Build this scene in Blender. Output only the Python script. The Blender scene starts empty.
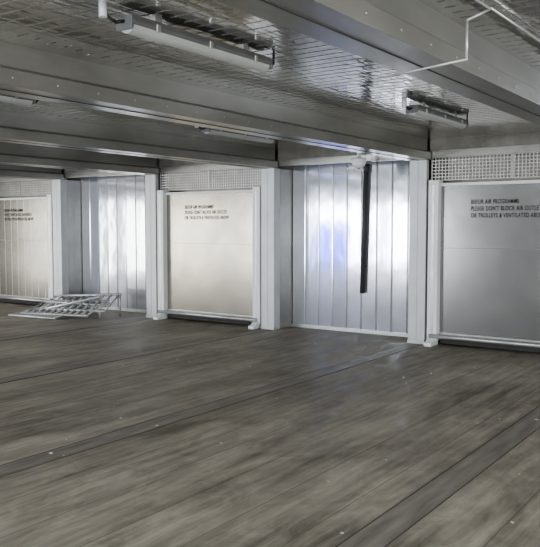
import bpy, bmesh, math, random
from mathutils import Vector, Matrix
random.seed(4)
D=9.39; REC=0.55; W=2.47; ZB=2.47; ZC=2.74
XK=[-4.2+W*k for k in range(-4,4)]
XL=XK[0]-W; XR=XK[-1]+W; YB=-3.2; YF=D+REC

# ---------------- materials
def new_mat(name):
    m=bpy.data.materials.new(name); m.use_nodes=True
    nt=m.node_tree; b=nt.nodes['Principled BSDF']
    return m,nt,b
def mat(name,col,rough=.5,metal=0,var=.12,scale=6,bump=0,bscale=30,stretch=(1,1,1)):
    m,nt,b=new_mat(name)
    tc=nt.nodes.new('ShaderNodeTexCoord'); mp=nt.nodes.new('ShaderNodeMapping')
    mp.inputs['Scale'].default_value=stretch
    nt.links.new(tc.outputs['Object'],mp.inputs['Vector'])
    n=nt.nodes.new('ShaderNodeTexNoise'); n.inputs['Scale'].default_value=scale; n.inputs['Detail'].default_value=5
    nt.links.new(mp.outputs[0],n.inputs['Vector'])
    r=nt.nodes.new('ShaderNodeValToRGB')
    r.color_ramp.elements[0].position=.3; r.color_ramp.elements[1].position=.7
    r.color_ramp.elements[0].color=tuple(c*(1-var) for c in col)+(1,)
    r.color_ramp.elements[1].color=tuple(min(1,c*(1+var)) for c in col)+(1,)
    nt.links.new(n.outputs['Fac'],r.inputs[0]); nt.links.new(r.outputs[0],b.inputs['Base Color'])
    b.inputs['Roughness'].default_value=rough; b.inputs['Metallic'].default_value=metal
    if bump:
        n2=nt.nodes.new('ShaderNodeTexNoise'); n2.inputs['Scale'].default_value=bscale; n2.inputs['Detail'].default_value=1
        nt.links.new(mp.outputs[0],n2.inputs['Vector'])
        bp=nt.nodes.new('ShaderNodeBump'); bp.inputs['Strength'].default_value=bump; bp.inputs['Distance'].default_value=.02
        nt.links.new(n2.outputs['Fac'],bp.inputs['Height']); nt.links.new(bp.outputs[0],b.inputs['Normal'])
    return m
M_beam=mat('painted_steel_beam',(.24,.24,.226),.28,.6,.16,3,.06,14,(1,.4,1))
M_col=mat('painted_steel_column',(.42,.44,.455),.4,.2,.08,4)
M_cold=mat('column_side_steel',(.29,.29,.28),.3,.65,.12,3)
M_white=mat('white_post_paint',(.60,.635,.65),.35,0,.06,4)
M_panel=mat('glossy_white_panel',(.57,.60,.67),.10,.72,.07,3,.12,5.0,(1,1,.6))
M_seam=mat('panel_seam',(.25,.26,.28),.4,.5)
DOORM={-11.61:mat('door_sheet_beige',(.22,.215,.195),.27,.8,.12,2.5,.08,3.0),
 -6.67:mat('door_sheet_warm',(.33,.315,.28),.22,.88,.10,2.5,.08,3.0),  # warm light reflected from the left is put into this base colour
 -1.73:mat('door_sheet_grey',(.24,.242,.245),.24,.78,.10,2.5,.05,3.0)}  # darker copy; the dim bay this door reflects is put into the colour
M_frame=mat('door_frame',(.45,.45,.45),.35,.6)
M_mesh=mat('galvanised_mesh',(.38,.38,.37),.4,.7)
M_back=mat('vent_backing',(.22,.215,.20),.6,.2,.25,5)
M_vent=mat('vent_inner_sheet',(.26,.25,.235),.4,.5,.2,5)
M_ceil=mat('ceiling_sheet',(.74,.74,.715),.10,.99,.10,3,.20,8,(2.2,.45,1))
M_black=mat('black_plastic',(.015,.015,.018),.4)
M_pipe=mat('dark_grey_pipe',(.05,.05,.055),.6)
M_lampb=mat('lamp_housing',(.15,.155,.16),.45,.1)
M_diff=mat('lamp_diffuser',(.44,.46,.46),.25,0,.03)
M_gap=mat('dark_gap',(.03,.03,.03),.8)
M_joint=mat('floor_joint',(.09,.085,.075),.8)
M_alu=mat('aluminium',(.42,.43,.44),.35,.6,.1,10)
M_galv=mat('galvanised_rack',(.45,.46,.47),.35,.45,.15,10)
M_text=mat('black_lettering',(.008,.008,.008),.7)
M_strip=mat('steel_floor_strip',(.22,.208,.188),.55,.1,.3,5,.1,40,(3,.4,1))
M_wall=mat('grey_wall',(.22,.22,.21),.6,.1)
M_ground=mat('outside_ground',(.3,.3,.28),.9)
M_debris=mat('debris',(.5,.5,.47),.8)
M_blue_refl,nt,pb=new_mat('blue_reflection_sheet')  # translucent blue for the sheet added to tint the wall panel's reflection
tb=nt.nodes.new('ShaderNodeBsdfTranslucent'); tb.inputs[0].default_value=(.03,.17,.70,1)
nt.links.new(tb.outputs[0],nt.nodes['Material Output'].inputs[0])

def floor_mat():
    m,nt,b=new_mat('floor_planks')
    N=nt.nodes.new; L=nt.links.new
    tc=N('ShaderNodeTexCoord'); 
    sep=N('ShaderNodeSeparateXYZ'); L(tc.outputs['Object'],sep.inputs[0])
    dv=N('ShaderNodeMath'); dv.operation='DIVIDE'; dv.inputs[1].default_value=.412; L(sep.outputs['X'],dv.inputs[0])
    fl=N('ShaderNodeMath'); fl.operation='FLOOR'; L(dv.outputs[0],fl.inputs[0])
    fr=N('ShaderNodeMath'); fr.operation='FRACT'; L(dv.outputs[0],fr.inputs[0])
    wn=N('ShaderNodeTexWhiteNoise'); wn.noise_dimensions='1D'; L(fl.outputs[0],wn.inputs['W'])
    def noise(sc,rot,s,det,ro,dist=0):
        mp=N('ShaderNodeMapping'); mp.inputs['Scale'].default_value=sc; mp.inputs['Rotation'].default_value=(0,0,rot); L(tc.outputs['Object'],mp.inputs[0])
        n=N('ShaderNodeTexNoise'); n.inputs['Scale'].default_value=s; n.inputs['Detail'].default_value=det; n.inputs['Roughness'].default_value=ro
        n.inputs['Distortion'].default_value=dist; L(mp.outputs[0],n.inputs[0]); return n
    n=noise((9,.5,1),0,1.6,10,.7)
    n2=noise((.9,.4,1),.25,1.4,7,.6,.6)
    n3=noise((2.0,.9,1),.1,2.2,10,.72,.9)
    def madd(x,k,y):
        a=N('ShaderNodeMath'); a.operation='MULTIPLY_ADD'; a.inputs[1].default_value=k; L(x,a.inputs[0]); L(y,a.inputs[2]); return a.outputs[0]
    v=madd(wn.outputs['Value'],.07,n.outputs['Fac']); v=madd(n2.outputs['Fac'],1.1,v); v=madd(n3.outputs['Fac'],1.2,v)
    r=N('ShaderNodeValToRGB'); e=r.color_ramp.elements
    e[0].position=0; e[1].position=1
    mr=N('ShaderNodeMapRange'); mr.inputs[1].default_value=1.38; mr.inputs[2].default_value=2.02; L(v,mr.inputs[0])
    e[0].color=(.125,.113,.094,1); e[1].color=(.42,.395,.342,1)
    L(mr.outputs[0],r.inputs[0])
    lt=N('ShaderNodeMath'); lt.operation='LESS_THAN'; lt.inputs[1].default_value=.016; L(fr.outputs[0],lt.inputs[0])
    mx=N('ShaderNodeMixRGB'); mx.inputs[2].default_value=(.09,.083,.072,1); L(r.outputs[0],mx.inputs[1])
    ml=N('ShaderNodeMath'); ml.operation='MULTIPLY'; ml.inputs[1].default_value=.7; L(lt.outputs[0],ml.inputs[0]); L(ml.outputs[0],mx.inputs[0])
    L(mx.outputs[0],b.inputs['Base Color'])
    rr=N('ShaderNodeMapRange'); rr.inputs[1].default_value=.35; rr.inputs[2].default_value=.65; rr.inputs[3].default_value=.46; rr.inputs[4].default_value=.70
    L(n3.outputs['Fac'],rr.inputs[0]); L(rr.outputs[0],b.inputs['Roughness'])
    bp=N('ShaderNodeBump'); bp.inputs['Strength'].default_value=.25; bp.inputs['Distance'].default_value=.006
    sb=N('ShaderNodeMath'); sb.operation='SUBTRACT'; L(n.outputs['Fac'],sb.inputs[0]); L(lt.outputs[0],sb.inputs[1])
    L(sb.outputs[0],bp.inputs['Height']); L(bp.outputs[0],b.inputs['Normal'])
    b.inputs['Specular IOR Level'].default_value=.42
    return m
M_floor=floor_mat()

# ---------------- builder
class B:
    def __init__(s,name): s.name=name; s.bm=bmesh.new(); s.mats=[]
    def mi(s,m):
        if m not in s.mats: s.mats.append(m)
        return s.mats.index(m)
    def box(s,x0,x1,y0,y1,z0,z1,m):
        i=s.mi(m)
        v=[s.bm.verts.new(p) for p in [(x0,y0,z0),(x1,y0,z0),(x1,y1,z0),(x0,y1,z0),(x0,y0,z1),(x1,y0,z1),(x1,y1,z1),(x0,y1,z1)]]
        for f in [(0,3,2,1),(4,5,6,7),(0,1,5,4),(1,2,6,5),(2,3,7,6),(3,0,4,7)]:
            s.bm.faces.new([v[k] for k in f]).material_index=i
    def tube(s,p,q,r,m,seg=10):
        i=s.mi(m); p=Vector(p); q=Vector(q); d=q-p
        rot=d.to_track_quat('Z','Y').to_matrix()
        a=[];b=[]
        for k in range(seg):
            t=2*math.pi*(k+.5)/seg; o=rot@Vector((r*math.cos(t),r*math.sin(t),0))
            a.append(s.bm.verts.new(p+o)); b.append(s.bm.verts.new(q+o))
        for k in range(seg):
            f=s.bm.faces.new([a[k],a[(k+1)%seg],b[(k+1)%seg],b[k]]); f.material_index=i; f.smooth=seg>6
        s.bm.faces.new(a[::-1]).material_index=i; s.bm.faces.new(b).material_index=i
    def path(s,pts,r,m):
        for a,b in zip(pts,pts[1:]): s.tube(a,b,r,m)
        for p in pts[1:-1]: s.ball(p,r*1.02,m)
    def ball(s,c,r,m,sc=(1,1,1)):
        i=s.mi(m)
        ret=bmesh.ops.create_uvsphere(s.bm,u_segments=16,v_segments=10,radius=r,matrix=Matrix.Translation(c)@Matrix.Diagonal((*sc,1)))
        for v in ret['verts']:
            for f in v.link_faces: f.material_index=i; f.smooth=True
    def prof(s,pts,axis,a0,a1,m):
        i=s.mi(m)
        g={'Y':lambda p,a:(p[0],a,p[1]),'X':lambda p,a:(a,p[0],p[1]),'Z':lambda p,a:(p[0],p[1],a)}[axis]
        A=[s.bm.verts.new(g(p,a0)) for p in pts]; C=[s.bm.verts.new(g(p,a1)) for p in pts]
        n=len(pts)
        for k in range(n):
            s.bm.faces.new([A[k],A[(k+1)%n],C[(k+1)%n],C[k]]).material_index=i
        s.bm.faces.new(A[::-1]).material_index=i; s.bm.faces.new(C).material_index=i
    def done(s,bevel=0,parent=None):
        bmesh.ops.recalc_face_normals(s.bm,faces=s.bm.faces)
        me=bpy.data.meshes.new(s.name); s.bm.to_mesh(me); s.bm.free()
        for m in s.mats: me.materials.append(m)
        o=bpy.data.objects.new(s.name,me); bpy.context.scene.collection.objects.link(o)
        if bevel:
            md=o.modifiers.new('bevel','BEVEL'); md.width=bevel; md.segments=2; md.limit_method='ANGLE'
        if parent: o.parent=parent
        return o

# ---------------- floor
b=B('floor'); b.box(XL,XR,YB,YF+.1,-.1,0,M_floor)
for x in XK:
    b.box(x-.10,x+.10,YB,D-.02,-.01,.003,M_strip)
    for s in (-1,1): b.box(x+s*.10-.005,x+s*.10+.005,YB,D-.02,-.01,.0035,M_joint)
b.done()
b=B('outside_ground'); b.box(XL-20,XR+20,YB-30,YB-.01,-.12,-.02,M_ground); b.done()

# ---------------- ceiling (ribbed sheet, ribs run along X)
bm=bmesh.new(); pitch=.115; prof=[]
y=YB
while y<YF+.1:
    prof+= [(y,ZC),(y+pitch*.86,ZC),(y+pitch*.90,ZC+.004),(y+pitch*.96,ZC+.004)]
    y+=pitch
prev=None
for (yy,zz) in prof:
    c=(bm.verts.new((XL,yy,zz)),bm.verts.new((XR,yy,zz)))
    if prev: bm.faces.new([prev[0],c[0],c[1],prev[1]])
    prev=c
v=[bm.verts.new(p) for p in [(XL,YB,ZC+.15),(XR,YB,ZC+.15),(XR,YF+.15,ZC+.15),(XL,YF+.15,ZC+.15)]]; bm.faces.new(v)
me=bpy.data.meshes.new('ceiling'); bm.to_mesh(me); bm.free(); me.materials.append(M_ceil)
o=bpy.data.objects.new('ceiling',me); bpy.context.scene.collection.objects.link(o)

# ---------------- beams & columns
for x in XK:
    b=B('ceiling_beam')
    b.prof([(x-.16,ZB),(x+.16,ZB),(x+.16,ZB+.10),(x+.105,ZB+.125),(x+.105,ZC+.02),(x-.105,ZC+.02),(x-.105,ZB+.125),(x-.16,ZB+.10)],'Y',YB,D+.05,M_beam)
    b.box(x-.006,x+.006,YB,D,ZB-.004,ZB+.01,M_gap)
    y=YB+.2
    while y<D:
        for sx in (-1,1): b.tube((x+sx*.155,y,ZB+.05),(x+sx*.165,y,ZB+.05),.009,M_cold,8)
        y+=.35
    b.done(.006)
for i,x in enumerate(XK):
    b=B('wall_column')
    b.box(x-.12,x+.12,D,D+.16,0,ZB,M_col)
    b.box(x-.118,x+.118,D+.16,YF,0,ZB+.0,M_cold)
    b.box(x-.126,x+.126,D-.012,D+.06,0,.05,M_frame)
    b.box(x-.004,x+.004,D-.003,D+.01,.05,ZB,M_seam)
    b.done(.008)

# ---------------- front wall
door_bays=[];panel_bays=[]
allx=[XL]+XK+[XR]
b=B('wall_front')
b.box(XL,XR,YF,YF+.12,0,ZC+.15,M_wall)
for k in range(len(allx)-1):
    x0,x1=allx[k],allx[k+1]
    isdoor = (k%2==1)
    b.box(x0+.12,x1-.12,D+.08,D+.16,2.50,2.60,M_cold)
    b.box(x0+.12,x1-.12,D+.10,D+.13,2.60,ZC+.02,M_back)
    if isdoor: door_bays.append((x0,x1))
    else: panel_bays.append((x0,x1))
b.done(.004)

for (x0,x1) in panel_bays:
    b=B('insulated_wall_panel')
    n=9; a=x0+.12; w=(x1-x0-.24)/n
    for i in range(n):
        xa=a+i*w+.004; xb=a+(i+1)*w-.004
        t=.003*((i*7)%3)
        b.prof([(xa,YF-.035),(xa+.012,YF-.049-t*.4),(xb-.012,YF-.049+t*.4),(xb,YF-.035),(xb,YF-.005),(xa,YF-.005)],'Z',0,2.58,M_panel)
    b.box(a,x1-.12,YF-.03,YF-.004,0,2.6,M_seam)
    b.box(a,x1-.12,YF-.07,YF-.051,0,.05,M_frame)
    b.done()

TXT=["BEFOR AIR PROGRAMMS","PLEASE DON'T BLOCK AIR OUTLET","OR TROLLEYS & VENTILATED ABOVE"]
for (x0,x1) in door_bays:
    root=bpy.data.objects.new('shutter_door',None); bpy.context.scene.collection.objects.link(root)
    a=x0+.12; c=x1-.12
    yd=D+.10
    M_door=DOORM.get(round(x1,2),DOORM[-1.73])
    b=B('leaf')
    b.box(a+.17,c-.17,yd,yd+.05,.15,2.14,M_door)
    b.box(a+.17,c-.17,yd-.0015,yd+.01,1.30,1.304,M_frame)
    if abs(x1+11.61)<.1:
        for q in range(1,9):
            xx=a+.17+(c-a-.34)*q/9; b.box(xx-.004,xx+.004,yd-.002,yd+.01,.17,2.12,M_frame)
    b.box(a+.15,c-.15,yd-.03,yd+.05,2.12,2.16,M_white)
    b.box(a+.17,c-.17,yd-.02,yd+.05,.12,.17,M_frame)
    b.done(.002,root)
    b=B('gap_shade');  # near-black strips painted as shade in the gap between column and post
    b.box(a,a+.03,yd-.02,yd+.1,0,2.5,M_gap); b.box(c-.03,c,yd-.02,yd+.1,0,2.5,M_gap); b.done(0,root)
    b=B('guide_posts')
    for xx in (a+.03,c-.17):
        b.box(xx,xx+.14,yd-.10,yd+.06,.06,2.2,M_white)
        b.box(xx+.05,xx+.09,yd-.104,yd-.09,.1,2.15,M_frame)
        b.prof([(yd-.24,.0),(yd+.02,.0),(yd+.02,.12),(yd-.08,.12),(yd-.20,.05),(yd-.24,.05)],'X',xx+.02,xx+.12,M_white)
    b.done(.006,root)
    b=B('bottom_bar')
    b.tube((a+.08,yd-.13,.13),(c-.08,yd-.13,.13),.028,M_alu,12)
    b.box(a+.2,c-.2,yd-.04,yd,.03,.09,M_gap)
    b.done(0,root)
    b=B('vent_mesh')
    z0,z1=2.2,2.50
    nx=int((c-a)/.045); nz=int((z1-z0)/.038)
    for i in range(nx+1):
        xx=a+(c-a)*i/nx; b.box(xx-.005,xx+.005,yd-.01,yd-.004,z0,z1,M_mesh)
    for i in range(nz+1):
        zz=z0+(z1-z0)*i/nz; b.box(a,c,yd-.014,yd-.008,zz-.005,zz+.005,M_mesh)
    b.box(a,c,yd+.25,yd+.27,z0-.05,2.6,M_vent)
    for xx in (a,a+(c-a)/2-.02,c-.04): b.box(xx,xx+.04,yd-.02,yd+.0,z0,z1,M_cold)
    b.done(0,root)
    for i,t in enumerate(TXT):
        cu=bpy.data.curves.new('lettering','FONT'); cu.body=t; cu.size=.080; cu.extrude=.0005; cu.offset=.0008; cu.space_character=1.08
        to=bpy.data.objects.new('lettering_%d'%(i+1),cu); bpy.context.scene.collection.objects.link(to)
        to.location=(x0+.70,yd-.003,1.88-.088*i); to.rotation_euler=(math.pi/2,0,0)
        to.scale=(.66,1,1)
        cu.materials.append(M_text); to.parent=root

# ---------------- side and back walls
b=B('wall_left')
for (y0,y1) in ((YB,-1.6),(.8,1.2),(3.6,4.0),(6.4,YF+.1)): b.box(XL-.1,XL,y0,y1,0,ZC+.15,M_wall)
b.box(XL-.1,XL,YB,YF+.1,2.4,ZC+.15,M_wall); b.done()
b=B('wall_right')
for (y0,y1) in ((YB,-1.6),(.8,1.2),(3.6,4.0),(6.4,YF+.1)): b.box(XR,XR+.1,y0,y1,0,ZC+.15,M_wall)
b.box(XR,XR+.1,YB,YF+.1,2.4,ZC+.15,M_wall); b.done()
b=B('wall_back')
b.box(XL,XR,YB-.15,YB,2.45,ZC+.15,M_wall)
for x in allx: b.box(x-.15,x+.15,YB-.15,YB,0,2.45,M_wall)
for k in (3,4,7):   # closed bays
    b.box(allx[k]+.15,allx[k+1]-.15,YB-.12,YB-.04,0,2.45,M_wall)
b.done()
b=B('blue_reflection_sheet')  # added out of view so a blue patch reflects in the wall panel
for i in range(12):
    x=-13.7+i*.1
    b.prof([(x,YB+.05),(x+.05,YB+.08),(x+.1,YB+.05),(x+.1,YB+.047),(x+.05,YB+.077),(x,YB+.047)],'Z',.2,1.75,M_blue_refl)
for x in (-13.68,-12.52): b.tube((x,YB+.06,0),(x,YB+.06,1.8),.02,M_galv,8)
b.tube((-13.7,YB+.06,1.77),(-12.5,YB+.06,1.77),.02,M_galv,8)
b.done()

# ---------------- lamps
def lamp(X,Y):
    root=bpy.data.objects.new('fluorescent_lamp',None); bpy.context.scene.collection.objects.link(root)
    z=ZC-.03; L=.63
    b=B('housing')
    b.prof([(X-.055,z),(X+.055,z),(X+.065,z-.035),(X+.055,z-.05),(X-.055,z-.05),(X-.065,z-.035)],'Y',Y-L,Y+L,M_lampb)
    for yy in (Y-.4,Y+.4): b.box(X-.02,X+.02,yy-.03,yy+.03,z,ZC+.002,M_frame)
    for yy in (Y-L-.015,Y+L): b.box(X-.06,X+.06,yy,yy+.015,z-.075,z-.005,M_lampb)
    for yy in (Y-.45,Y,Y+.45):
        for s in (-1,1): b.box(X+s*.066-.006,X+s*.066+.006,yy-.015,yy+.015,z-.06,z-.02,M_alu)
    b.done(.003,root)
    b=B('diffuser')
    pts=[(X+.052*math.cos(t),z-.05-.04*math.sin(t)) for t in [math.pi*k/8 for k in range(9)]]
    b.prof(pts,'Y',Y-L+.01,Y+L-.01,M_diff); b.done(0,root)
    b=B('cable')
    b.path([(X,Y-L-.01,z-.03),(X,Y-L-.07,z-.05),(X-.01,Y-L-.12,z-.03),(X-.01,Y-L-.15,ZC-.005)],.009,M_black)
    b.tube((X-.01,Y-L-.15,ZC-.07),(X-.01,Y-L-.15,ZC+.0),.022,M_white)
    b.path([(X,Y+L+.01,z-.03),(X,Y+L+.06,z-.05),(X+.02,Y+L+.08,z-.02),(X+.02,Y+L+.08,ZC)],.008,M_black)
    b.done(0,root)
for kx in (-12.84,-10.37,-7.90,-5.43,-2.96,-.49,1.98):
    for yy in (-.1,3.5,7.1): lamp(kx,yy)

# ---------------- conduit
b=B('conduit_pipe')
b.path([(-1.36,2.2,2.71),(-1.35,3.54,2.71),(-1.34,3.86,2.71),(-1.42,3.75,2.64),(-1.42,3.75,2.445),(-1.95,3.92,2.445)],.0065,M_galv)
b.path([(-1.34,3.86,2.715),(-1.32,5.4,2.715)],.006,M_galv)
b.done()

# ---------------- drain pipe + dome
b=B('drain_pipe')
yy=YF-.10
b.tube((-5.22,yy,2.50),(-5.27,yy,.60),.034,M_pipe,14)
b.tube((-5.22,yy,2.50),(-5.215,yy,2.38),.042,M_pipe,14)
for z in (2.0,1.0): b.box(-5.27,-5.22,yy+.02,YF-.045,z-.015,z+.015,M_pipe)
b.done()
b=B('ceiling_sensor')
sx=-4.98; sy=D-.22
b.tube((sx,sy,ZC-.05),(sx,sy,ZC),.07,M_white,16)
b.tube((sx,sy,2.48),(sx,sy,ZC-.04),.025,M_white,10)
b.tube((sx,sy,2.46),(sx,sy,2.52),.10,M_white,20)
b.ball((sx,sy,2.46),.095,M_white,(1,1,.85))
b.ball((sx,sy,2.41),.045,M_black,(1,1,.8))
b.done()

# ---------------- folded trestle racks on floor
b=B('folded_metal_racks')
def rack(c,ang,L,Wd,n,h,r=.02,rr=.013):
    def f(u,v):
        x=(u-.5)*L; y=(v-.5)*Wd
        z=(h[0]*(1-u)+h[1]*u)*(1-v)+(h[2]*(1-u)+h[3]*u)*v
        return (c[0]+x*math.cos(ang)-y*math.sin(ang),c[1]+x*math.sin(ang)+y*math.cos(ang),z)
    for v in (0,1): b.tube(f(0,v),f(1,v),r,M_galv,8)
    for i in range(n):
        u=.02+.96*i/(n-1); b.tube(f(u,0),f(u,1),rr,M_galv,8)
rack((-10.85,8.45),.12,1.10,.55,15,(.025,.025,.08,.12),.022,.013)
rack((-10.60,8.72),.20,1.45,.60,11,(.04,.07,.20,.26),.026,.016)
rack((-10.45,8.92),.20,1.45,.45,10,(.10,.13,.30,.38),.026,.016)
b.tube((-11.25,8.50,.05),(-9.95,8.95,.36),.024,M_galv,8)
b.tube((-11.2,8.75,.22),(-9.80,9.05,.20),.024,M_galv,8)
for (x,y,z) in ((-11.1,8.80,.28),(-9.80,9.28,.38),(-11.15,8.60,.13),(-9.85,8.85,.16)): b.tube((x,y,0),(x,y,z),.02,M_galv,8)
b.done()

# ---------------- debris
b=B('floor_debris')
for i in range(60):
    x=random.uniform(-7,-1.2); y=random.uniform(2.8,8.8); s=random.uniform(.006,.014)
    b.box(x,x+s*1.5,y,y+s,.003,.003+s*.4,M_debris)
b.done()

# ---------------- lights
def area(name,loc,rot,sx,sy,p,col=(1,1,1)):
    l=bpy.data.lights.new(name,'AREA'); l.shape='RECTANGLE'; l.size=sx; l.size_y=sy; l.energy=p; l.color=col
    o=bpy.data.objects.new(name,l); o.location=loc; o.rotation_euler=rot; bpy.context.scene.collection.objects.link(o); return o
for k,p in {0:230,1:290,2:270,5:170,6:190,8:130}.items():
    xc=(allx[k]+allx[k+1])/2
    area('daylight_opening',(xc,YB-.3,1.3),(math.pi/2,0,0),2.1,2.1,p,(.96,.985,1))
for yc in (-.4,2.4,5.2):
    area('daylight_opening_left',(XL-.3,yc,1.25),(math.pi/2,0,-math.pi/2),2.3,2.2,150,(1,.96,.88))
    area('daylight_opening_right',(XR+.3,yc,1.25),(math.pi/2,0,math.pi/2),2.3,2.2,210,(1,.985,.95))
w=bpy.data.worlds.new('World'); bpy.context.scene.world=w; w.use_nodes=True
bg=w.node_tree.nodes['Background']; bg.inputs[0].default_value=(.9,.95,1,1); bg.inputs[1].default_value=1.8
try: bpy.context.scene.view_settings.look='AgX - Medium High Contrast'
except Exception as e: print(e)

# ---------------- camera
cam=bpy.data.cameras.new('camera'); cam.sensor_fit='HORIZONTAL'; cam.sensor_width=36; cam.lens=50
co=bpy.data.objects.new('camera',cam); co.location=(0,0,1.6)
co.rotation_euler=(math.radians(90-3.66),0,math.radians(35.2)); bpy.context.scene.collection.objects.link(co)
bpy.context.scene.camera=co
